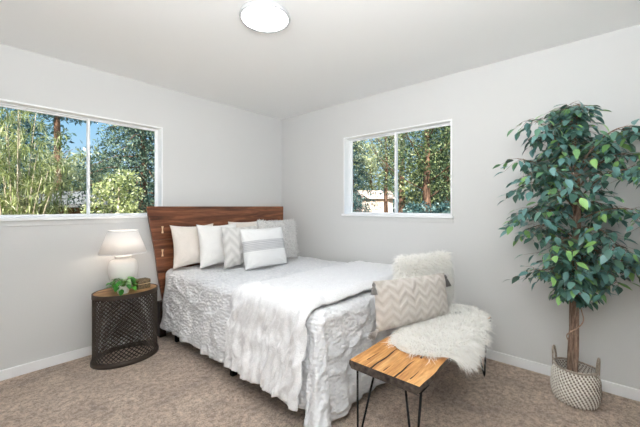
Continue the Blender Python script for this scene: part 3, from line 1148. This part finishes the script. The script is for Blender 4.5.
for (r0, z0), (r1, z1) in zip(prof, prof[1:]):
    arc.append(arc[-1] + math.hypot(r1 - r0, z1 - z0))
rings = []
for (r, z), s in zip(prof, arc):
    ring = []
    row = s / rowh
    for k in range(SEG):
        a = 2 * PI * k / SEG
        rd = r + 0.0028 * abs(math.sin(PI * row)) + 0.0016 * math.sin(NC * a + math.floor(row) * 2.0)
        ring.append(bm.verts.new((rd * 1.06 * math.cos(a), rd * 0.98 * math.sin(a), z + 0.004 * math.cos(2 * a) * (z / 0.225) ** 2)))
    rings.append(ring)
for j in range(len(rings) - 1):
    for k in range(SEG):
        k2 = (k + 1) % SEG
        f = bm.faces.new((rings[j][k], rings[j][k2], rings[j + 1][k2], rings[j + 1][k]))
        us_ = (k / SEG * NC, (k + 1) / SEG * NC)
        vs_ = (arc[j] / rowh, arc[j + 1] / rowh)
        for lp, uv in zip(f.loops, ((us_[0], vs_[0]), (us_[1], vs_[0]), (us_[1], vs_[1]), (us_[0], vs_[1]))):
            lp[uvl].uv = uv
bm.faces.new(rings[0][::-1])
bo = obj('basket_body', bm, grass_weave_m, bk, True)
sm = bo.modifiers.new('wall', 'SOLIDIFY'); sm.thickness = 0.008; sm.offset = -1
bm = BM()
tube(bm, [(0.104 * 1.06 * math.cos(a), 0.104 * 0.98 * math.sin(a), 0.225 + 0.004 * math.cos(2 * a)) for a in np.linspace(0, 2 * PI, 49)], 0.0075, 8, False)
obj('rim_coil', bm, handle_m, bk, True)
for sgn in (-1, 1):
    bm = BM()
    pp = []
    for t in np.linspace(0, PI, 17):
        pp.append((sgn * (0.112 + 0.006 * math.sin(t)), -0.030 * math.cos(t), 0.200 + 0.120 * math.sin(t) ** 0.7))
    tube(bm, pp, 0.0062, 8)
    obj('handle', bm, handle_m, bk, True)

# ------------------------------------------------------------------ ficus tree
tree = thing('ficus_tree', 'tall leafy ficus tree with twisted trunk standing in the woven basket', 'tree', (KX, KY, 0.012))
random.seed(11)
for k in range(3):
    bm = BM()
    pp, rr = [], []
    for i in range(30):
        t = i / 29
        z = 1.55 * t * (1 - 0.06 * k)
        a = 1.2 + k * 2 * PI / 3 + t * 5.0
        off = 0.017 * (1 - 0.45 * t)
        pp.append((off * math.cos(a) + 0.018 * math.sin(t * 5) - 0.02 * t, off * math.sin(a) + 0.012 * math.sin(t * 4 + 1), z))
        rr.append(0.018 - 0.009 * t)
    tube(bm, pp, rr, 10)
    obj('trunk', bm, trunk_m, tree, True)
bm = BM()
pp = []
for i in range(60):
    t = i / 59
    z = 0.30 + 0.75 * t
    a = t * 14
    off = 0.036 + (0.02 if 0.1 < t < 0.35 else 0) * math.sin((t - 0.1) / 0.25 * PI)
    pp.append((off * math.cos(a) - 0.01, off * math.sin(a), z))
tube(bm, pp, 0.0034, 6)
obj('vine', bm, vine_m, tree, True)


def canopy_r(z):
    pts_ = [(0.58, 0.03), (0.68, 0.10), (0.78, 0.26), (0.9, 0.36), (1.05, 0.38), (1.2, 0.39), (1.35, 0.38), (1.5, 0.40), (1.6, 0.40), (1.70, 0.31), (1.78, 0.20), (1.86, 0.08), (1.94, 0.03)]
    return 0.94 * float(np.interp(z, [a[0] for a in pts_], [a[1] for a in pts_]))


V, F = [], []
WALL = -KX - 0.03
nb = 34
# long shoots that break the outline
SHOOTS = {6: (1.42, (-0.20, 0.225, 1.81)), 13: (1.40, (0.12, -0.33, 1.74)), 21: (1.3, (-0.25, 0.285, 1.56)), 29: (1.46, (-0.03, 0.04, 1.90)), 31: (0.95, (-0.18, 0.20, 0.84)), 25: (0.95, (0.1, -0.33, 0.92))}
for b in range(nb):
    t = b / (nb - 1)
    z0 = 0.78 + 0.78 * t
    a = b * 2.399 + random.uniform(-0.3, 0.3)
    end_z = z0 + (0.36 - 0.62 * (1 - t)) + random.uniform(-0.08, 0.08)
    end_z = max(0.66, min(1.86, end_z))
    R = canopy_r(end_z) * random.uniform(0.8, 1.08)
    tip = Vector((R * math.cos(a), R * math.sin(a), end_z))
    tip.x = min(tip.x, WALL - 0.04)
    mid = Vector((tip.x * 0.5, tip.y * 0.5, max(z0, end_z) + 0.14))
    if b in SHOOTS:
        z0, tip = SHOOTS[b]
        tip = Vector(tip)
        mid = Vector((tip.x * 0.45, tip.y * 0.45, tip.z - 0.02))
    base = Vector((0.018 * math.sin(z0 / 1.55 * 5) - 0.02 * z0 / 1.55, 0, z0))
    path = bez(base, mid, tip, 14)
    bm = BM()
    tube(bm, path, [0.0055 - 0.0042 * i / 13 for i in range(14)], 6)
    for i in range(3, 14):
        for tw in range(3 if (i + b) % 2 else 2):
            p0 = path[i]
            ta = random.uniform(0, 2 * PI)
            dirv = Vector((math.cos(ta), math.sin(ta), random.uniform(-0.7, 0.5)))
            ln = random.uniform(0.05, 0.15)
            p1 = p0 + dirv * ln + Vector((0, 0, -0.03))
            rxy = math.hypot(p1.x, p1.y)
            rm = max(canopy_r(p1.z) * 1.05 + 0.02, rxy if b in SHOOTS and i > 8 else 0)
            if rxy > rm:
                p1.x *= rm / rxy; p1.y *= rm / rxy
            p1.x = min(p1.x, WALL - 0.03)
            p1.z = max(p1.z, 0.66)
            tube(bm, [p0, (p0 + p1) / 2 + Vector((0, 0, 0.012)), p1], [0.0013, 0.0010, 0.0007], 5, False)
            for q in range(3):
                f_ = 1.0 - 0.38 * q
                lb = p0.lerp(p1, f_)
                la = ta + (0 if q == 0 else random.choice((-1, 1)) * random.uniform(0.5, 1.3))
                ld = Vector((math.cos(la), math.sin(la), random.uniform(-1.1, 0.1)))
                L = random.uniform(0.052, 0.080)
                if lb.x + ld.normalized().x * L > WALL:
                    ld.x = -abs(ld.x) * 0.4
                    if lb.x > WALL - 0.02:
                        lb.x = WALL - 0.02
                upv = Vector((random.uniform(-0.4, 0.4), random.uniform(-0.4, 0.4), 1))
                leaf_mesh(V, F, lb, ld, upv, L, L * random.uniform(0.46, 0.58), 0.22, random.uniform(0.1, 0.4))
    obj('branch', bm, trunk_m, tree, True)
# leader shoots at the very top
for k in range(9):
    a = k * 2.4
    tip = Vector((0.05 * math.cos(a) - 0.01, 0.06 * math.sin(a), 1.66 + 0.24 * ((k * 0.37) % 1.0)))
    bm = BM()
    path = bez((-0.02, 0, 1.48), (0.0, 0.0, 1.6), tip, 8)
    tube(bm, path, [0.004 - 0.003 * i / 7 for i in range(8)], 6)
    obj('branch', bm, trunk_m, tree, True)
    for i in range(2, 8):
        for q in range(4):
            la = random.uniform(0, 2 * PI)
            ld = Vector((math.cos(la), math.sin(la), random.uniform(-0.6, 0.7)))
            L = random.uniform(0.045, 0.07)
            leaf_mesh(V, F, path[i], ld, Vector((0.1, 0.1, 1)), L, L * 0.5, 0.22, 0.3)
V = [(min(v[0], WALL + 0.015), v[1], v[2]) for v in V]
from_arrays('foliage', V, F, ficus_m, tree, True)


# ================================================================== garden outside the windows
GZ = -0.35
ground_m = Mat('garden_ground', (120, 108, 84), 0.95)
_gn = ground_m.noise(1.2, 5)
ground_m.color(ground_m.ramp(_gn, [(0.35, (104, 96, 70)), (0.6, (150, 138, 110))]))
bm = BM()
bmesh.ops.create_grid(bm, x_segments=40, y_segments=40, size=45)
for v in bm.verts:
    v.co.z = GZ + 0.08 * nz(v.co.x, v.co.y, 0, 0.3)
    if -5 < v.co.x < 1.5 and -5.5 < v.co.y < 1.5:
        v.co.z = GZ
g = obj('ground', bm, ground_m)
struct(g, 'bare earth of the garden outside', 'ground')

conifer_m = leaf_mat('conifer_needles', [(0.0, (40, 58, 52)), (0.45, (66, 92, 80)), (0.8, (112, 134, 112)), (1.0, (170, 184, 156))], 0.6, 0.2, 0.3)
broad_m = leaf_mat('broadleaf_dark', [(0.0, (42, 60, 46)), (0.45, (78, 100, 66)), (0.8, (122, 140, 92)), (1.0, (182, 190, 140))], 0.5, 0.3, 0.3)
teal_m = leaf_mat('teal_leaves', [(0.0, (40, 62, 64)), (0.5, (70, 104, 104)), (0.85, (112, 142, 138)), (1.0, (168, 188, 182))], 0.5, 0.25, 0.3)
lime_m = leaf_mat('lime_leaves', [(0.0, (104, 118, 76)), (0.4, (150, 162, 104)), (0.75, (190, 198, 142)), (1.0, (232, 234, 200))], 0.5, 0.35, 0.3)
pale_m = leaf_mat('pale_leaves', [(0.0, (124, 136, 104)), (0.5, (172, 182, 144)), (1.0, (224, 228, 200))], 0.55, 0.35, 0.3)
bark2_m = Mat('pine_bark', (112, 84, 68), 0.9)
_b2 = bark2_m.noise(3, 5, 0.7, bark2_m.co('Object', (5, 5, 1)))
bark2_m.color(bark2_m.ramp(_b2, [(0.3, (66, 50, 42)), (0.7, (146, 114, 94))]))
bark2_m.bump(_b2, 0.6, 0.05)
stem_m = Mat('pale_stems', (186, 172, 152), 0.8)
stem_m.bump(stem_m.noise(12, 3), 0.3, 0.01)


def leaf_cloud(rg, C, size, aspect=0.5, droop=0.3):
    n_ = len(C)
    d = rg.normal(size=(n_, 3)); d[:, 2] -= droop
    d /= np.linalg.norm(d, axis=1, keepdims=True)
    s = np.cross(d, rg.normal(size=(n_, 3)))
    s /= np.linalg.norm(s, axis=1, keepdims=True) + 1e-9
    L = size * (0.6 + 0.8 * rg.random((n_, 1)))
    nn = np.cross(s, d)
    V_ = np.stack([C, C + d * L * 0.45 - s * L * aspect / 2 + nn * L * 0.08, C + d * L, C + d * L * 0.45 + s * L * aspect / 2 + nn * L * 0.08], 1).reshape(-1, 3)
    F_ = (np.arange(n_) * 4)[:, None] + np.array([0, 1, 2, 3])
    return V_, F_


def blob_points(rg, blobs, n_):
    out = []
    vol = np.array([b[3] * b[4] * b[5] for b in blobs]) ** 0.67
    for b, k in zip(blobs, (vol / vol.sum() * n_).astype(int)):
        v = rg.normal(size=(k, 3)); v /= np.linalg.norm(v, axis=1, keepdims=True)
        r = 1 - 0.5 * rg.random((k, 1)) ** 1.6
        out.append(np.array(b[:3]) + v * r * np.array(b[3:]))
    return np.concatenate(out)


CAMP = Vector(cam.location)
FWD, RGT = Vector((0.751, 0.660, 0)), Vector((0.660, -0.751, 0))


def spot(px, dist):
    """ground position that lies on the photo's column px at a given horizontal depth"""
    return CAMP + (FWD + RGT * ((px - 320) / 321.0)) * dist


def zat(py, dist):
    return CAMP.z + (206.5 - py) / 321.0 * dist


def broad_tree(label, px, dist, top, width, mat, trunk_r=0.16, n=6500, size=0.17, base_z=None, seed=0, name='broadleaf_tree', cat='tree', trunk_mat=None, group='trees outside the windows'):
    rg = np.random.default_rng(seed + 100)
    s = spot(px, dist)
    o = thing(name, label, cat, (s.x, s.y, GZ), group=group)
    hgt = top - GZ
    zb = (base_z - GZ) if base_z is not None else hgt * 0.35
    bm = BM()
    pp = [Vector((0.1 * trunk_r * math.sin(i * 1.3 + seed), 0.1 * trunk_r * math.cos(i * 1.7), hgt * 0.9 * i / 9)) for i in range(10)]
    tube(bm, pp, [trunk_r * (1 - 0.08 * i) for i in range(10)], 10)
    for k in range(9):
        a = k * 2.4 + seed
        z0 = zb + (hgt - zb) * 0.75 * k / 9
        e = Vector((math.cos(a) * width * 0.4, math.sin(a) * width * 0.4, z0 + hgt * 0.14))
        tube(bm, bez((0, 0, z0 * 0.9), (e.x * 0.5, e.y * 0.5, z0), e, 6), [trunk_r * 0.16 * (1 - 0.14 * i) for i in range(6)], 6)
    obj('trunk', bm, trunk_mat or bark2_m, o, True)
    blobs = []
    for k in range(16):
        a = k * 2.4 + seed
        f = (k + 0.5) / 16
        zz = zb + (hgt - zb) * f
        rr = width * 0.5 * (1 - 0.5 * abs(f - 0.4)) * (0.3 + 0.5 * ((k * 0.61) % 1))
        br = width * 0.2 * (0.8 + 0.5 * ((k * 0.37) % 1))
        blobs.append((rr * math.cos(a), rr * math.sin(a), zz, br, br, br * 0.7))
    V_, F_ = leaf_cloud(rg, blob_points(rg, blobs, n), size)
    V_[:, 2] = np.maximum(V_[:, 2], 0.02)
    from_arrays('foliage', V_, F_, mat, o)
    return o


def conifer(label, px, dist, top, width, seed=0, n_br=110, mat=None, base_z=0.3, needle=0.14, trunk_r=0.14):
    rg = np.random.default_rng(seed + 300)
    s = spot(px, dist)
    o = thing('conifer_tree', label, 'tree', (s.x, s.y, GZ), group='trees outside the windows')
    hgt = top - GZ
    bm = BM(); tube(bm, [(0, 0, 0), (0.02, 0, hgt * 0.5), (0, 0.02, hgt)], [trunk_r, trunk_r * 0.6, 0.02], 10)
    obj('trunk', bm, bark2_m, o, True)
    C = []
    bb_ = BM()
    for k in range(n_br):
        t = (k + 0.5) / n_br
        z0 = base_z + (hgt - base_z) * t
        R = width / 2 * (1 - t) ** 0.75 * (0.75 + 0.4 * rg.random()) + 0.12
        a = k * 2.399
        e = np.array([math.cos(a) * R, math.sin(a) * R, -0.30 * R])
        q = rg.random((190, 1)) ** 0.7
        pts_ = np.array([0, 0, z0]) + e * q + np.array([0, 0, 0.22 * R]) * (q * (1 - q)) * 2
        pts_ += rg.normal(size=pts_.shape) * np.array([0.10, 0.10, 0.05]) * (0.5 + 0.9 * q) * min(1.0, R)
        pts_[:, 2] -= 0.22 * rg.random(len(pts_)) * q[:, 0]
        C.append(pts_)
        if k % 2 == 0:
            tube(bb_, [(0, 0, z0), tuple(np.array([0, 0, z0]) + e * 0.5 + np.array([0, 0, 0.1 * R])), tuple(np.array([0, 0, z0]) + e * 0.95)], [0.02, 0.012, 0.004], 5, False)
    obj('branches', bb_, bark2_m, o, True)
    V_, F_ = leaf_cloud(rg, np.concatenate(C), needle * 0.66, 0.3, 0.9)
    V_[:, 2] = np.maximum(V_[:, 2], 0.02)
    from_arrays('foliage', V_, F_, mat or conifer_m, o)
    return o


def fan_tree(label, px, dist, top, width, n_stems, seed=0, mat=None, name='yucca_clump', group=None):
    """clump of slender stems, each crowned with stars of lance leaves"""
    rg = np.random.default_rng(seed + 500)
    s = spot(px, dist)
    o = thing(name, label, 'shrub', (s.x, s.y, GZ), group=group)
    V_, F_ = [], []
    hgt = top - GZ
    for k in range(n_stems):
        a = k * 2.4 + seed
        rr = width / 2 * math.sqrt((k + 0.5) / n_stems)
        e = Vector((rr * math.cos(a), rr * math.sin(a), hgt * rg.uniform(0.55, 1.0)))
        path = bez((e.x * 0.25, e.y * 0.25, 0), (e.x * 0.5, e.y * 0.5, e.z * 0.6), e, 9)
        bm = BM(); tube(bm, path, [0.017 - 0.0015 * i for i in range(9)], 7)
        obj('stem', bm, stem_m, o, True)
        for i in range(2, 9):
            for c_ in range(3 if i < 8 else 4):
                ctr = path[i] + Vector(rg.normal(size=3) * 0.14)
                m_ = int(rg.integers(10, 18))
                for q in range(m_):
                    d = Vector(rg.normal(size=3)); d.z += 0.25
                    L = rg.uniform(0.10, 0.22)
                    leaf_mesh(V_, F_, ctr, d, Vector((0, 0.2, 1)), L, L * 0.11, 0.3, 0.5)
    from_arrays('foliage', V_, F_, mat or lime_m, o, True)
    return o


# seen through window_1 -------------------------------------------------
fan_tree('tall clump of bright green lance leaved stems left in the back window', 16, 6.4, zat(104, 6.4), 1.9, 22, 1, lime_m, 'lance_leaf_clump')
fan_tree('lower lance leaved clump in the middle of the left pane of the back window', 42, 7.4, zat(150, 7.4), 1.0, 10, 3, lime_m, 'lance_leaf_clump')
conifer('dark drooping conifer filling the right pane of the back window', 143, 8.8, zat(70, 8.8), 4.6, 5, 150, conifer_m, 0.2)
broad_tree('rounded yellow green shrub below the conifer in the back window', 119, 7.2, zat(174, 7.2), 1.3, lime_m, 0.05, 3600, 0.075, 0.2, 2, 'garden_shrub', 'shrub', stem_m, None)
broad_tree('far pale green tree behind the low roof in the back window', 92, 21, zat(160, 21), 6.0, pale_m, 0.2, 4500, 0.30, 0.6, 3)
broad_tree('far hazy tree at the left edge of the back window', 12, 22, zat(120, 22), 8.5, teal_m, 0.3, 5000, 0.34, 1.5, 4)
# tall pine whose bare trunk rises behind the clump
s_ = spot(57, 17)
pn = thing('pine_tree', 'tall pine with bare reddish trunk behind the lance leaved clump', 'tree', (s_.x, s_.y, GZ), group='trees outside the windows')
bm = BM(); tube(bm, [(0, 0, 0), (0.06, 0, 3), (0, 0.05, 6.4), (0.05, 0, 8.4)], [0.19, 0.17, 0.14, 0.06], 12)
obj('trunk', bm, bark2_m, pn, True)
rg_ = np.random.default_rng(44)
V, F = leaf_cloud(rg_, blob_points(rg_, [(-1.6, 0.4, 5.7, 1.3, 1.0, 0.35), (-0.9, -0.2, 6.8, 1.6, 1.4, 0.7), (0.8, 0.2, 6.9, 1.4, 1.3, 0.6), (0, 0, 8.2, 1.2, 1.2, 0.7)], 4500), 0.24, 0.22, 0.3)
from_arrays('foliage', V, F, teal_m, pn)
# neighbour's low roofed outbuilding
s_ = spot(80, 12.0)
hs = thing('outbuilding', 'low outbuilding with dark shingle roof beyond the back window', 'building', (s_.x, s_.y, GZ), (0, 0, 0.10))
roof_m = Mat('grey_shingles', (110, 112, 114), 0.9)
_rn = roof_m.noise(20, 3)
roof_m.color(roof_m.ramp(_rn, [(0.3, (88, 92, 94)), (0.7, (140, 140, 138))]))
plank_m = wood('brown_cladding', (84, 62, 46), (120, 92, 70), (150, 120, 94), 'Z', 0.5, 0.8)
bm = BM(); box(bm, -1.5, 1.5, -1.2, 1.2, 0, 1.62)
obj('wall', bm, plank_m, hs)
bm = BM()
for sgn in (1,):
    a = [bm.verts.new(v) for v in ((-1.7, -1.5, 1.58), (1.7, -1.5, 1.58), (1.7, 0, 2.06), (-1.7, 0, 2.06), (-1.7, 1.5, 1.58), (1.7, 1.5, 1.58))]
    b_ = [bm.verts.new(v.co + Vector((0, 0, 0.12))) for v in a]
    for f in ((0, 1, 2, 3), (3, 2, 5, 4)):
        bm.faces.new([a[i] for i in f][::-1]); bm.faces.new([b_[i] for i in f])
    for i, j in ((0, 1), (1, 2), (2, 5), (5, 4), (4, 3), (3, 0)):
        bm.faces.new((a[i], a[j], b_[j], b_[i]))
obj('roof', bm, roof_m, hs)

# seen through window_2 -------------------------------------------------
broad_tree('big dark tree with thick brown trunk in the right wall window', 427, 10.5, zat(84, 10.5), 3.6, broad_m, 0.17, 8500, 0.085, zat(192, 10.5), 6)
broad_tree('leaning tree with slim trunk left of the right wall window mullion', 386, 12.5, zat(105, 12.5), 2.8, pale_m, 0.10, 4200, 0.085, zat(168, 12.5), 7)
conifer('feathery conifer behind the brown trunk in the right wall window', 446, 12, zat(70, 12), 3.6, 8, 100, conifer_m, 0.9, 0.17)
conifer('slender teal conifer beside the left jamb of the right wall window', 352, 14, zat(100, 14), 2.4, 12, 70, teal_m, 0.6, 0.17, 0.1)
broad_tree('tall teal leaved tree far off in the right wall window', 402, 18, zat(80, 18), 4.4, teal_m, 0.22, 4200, 0.17, zat(176, 18), 9)
broad_tree('sunlit lime tree far off between the trunks in the right wall window', 371, 24, zat(150, 24), 5.0, lime_m, 0.2, 3600, 0.20, zat(196, 24), 10)
broad_tree('lime leaved tree behind the hedge in the right wall window', 436, 17, zat(150, 17), 4.0, lime_m, 0.18, 3600, 0.22, 0.9, 13)
rg_ = np.random.default_rng(61)
s_ = spot(431, 8.6)
hd = thing('hedge', 'low dark blue green hedge at the bottom of the right wall window', 'hedge', (s_.x, s_.y, GZ), (0, 0, -0.85))
V, F = leaf_cloud(rg_, blob_points(rg_, [(x, 0, 0.95, 0.42, 0.4, 0.80) for x in (-0.45, -0.15, 0.15, 0.45)], 4200), 0.10, 0.5)
V[:, 2] = np.maximum(V[:, 2], 0.01)
from_arrays('foliage', V, F, teal_m, hd)
bm = BM()
for x in (-0.45, -0.15, 0.15, 0.45):
    tube(bm, [(x, 0, 0), (x + 0.03, 0.02, 0.5), (x - 0.05, 0, 1.1)], [0.03, 0.02, 0.01], 6)
obj('stems', bm, stem_m, hd, True)
s_ = spot(374, 19)
ho = thing('cottage', 'pale pink cottage wall glimpsed low in the right wall window', 'building', (s_.x, s_.y, GZ), (0, 0, -0.72))
stucco_m = Mat('pale_stucco', (226, 206, 192), 0.9)
stucco_m.bump(stucco_m.noise(20, 3), 0.2, 0.02)
bm = BM(); box(bm, -0.9, 0.9, -0.7, 0.7, 0, 2.1)
obj('wall', bm, stucco_m, ho)
bm = BM()
a = [bm.verts.new(v) for v in ((-1.05, -0.85, 2.05), (1.05, -0.85, 2.05), (1.05, 0.85, 2.05), (-1.05, 0.85, 2.05), (-1.05, 0, 2.55), (1.05, 0, 2.55))]
for f in ((0, 1, 5, 4), (2, 3, 4, 5), (0, 4, 3), (1, 2, 5), (3, 2, 1, 0)):
    bm.faces.new([a[i] for i in f])
obj('roof', bm, stucco_m, ho)

# far woodland all round the two garden sides: nobody could count it
rg_ = np.random.default_rng(77)
C_ = []
for k in range(150):
    az = math.radians(-50 + 190 * (k + 0.5) / 150)
    dd = 34 + 9 * ((k * 0.618) % 1)
    h_ = 2.6 + 2.2 * ((k * 0.377) % 1)
    C_.append((-1.0 + dd * math.cos(az), -1.5 + dd * math.sin(az), GZ + h_ * 0.5, 1.7, 1.7, h_ * 0.55))
V, F = leaf_cloud(rg_, blob_points(rg_, C_, 42000), 0.5, 0.5)
V[:, 2] = np.maximum(V[:, 2], GZ + 0.1)
fw_ = from_arrays('woodland', V, F, teal_m)
fw_['kind'] = 'stuff'
tag(fw_, 'distant hazy green woodland along the horizon outside', 'woodland')
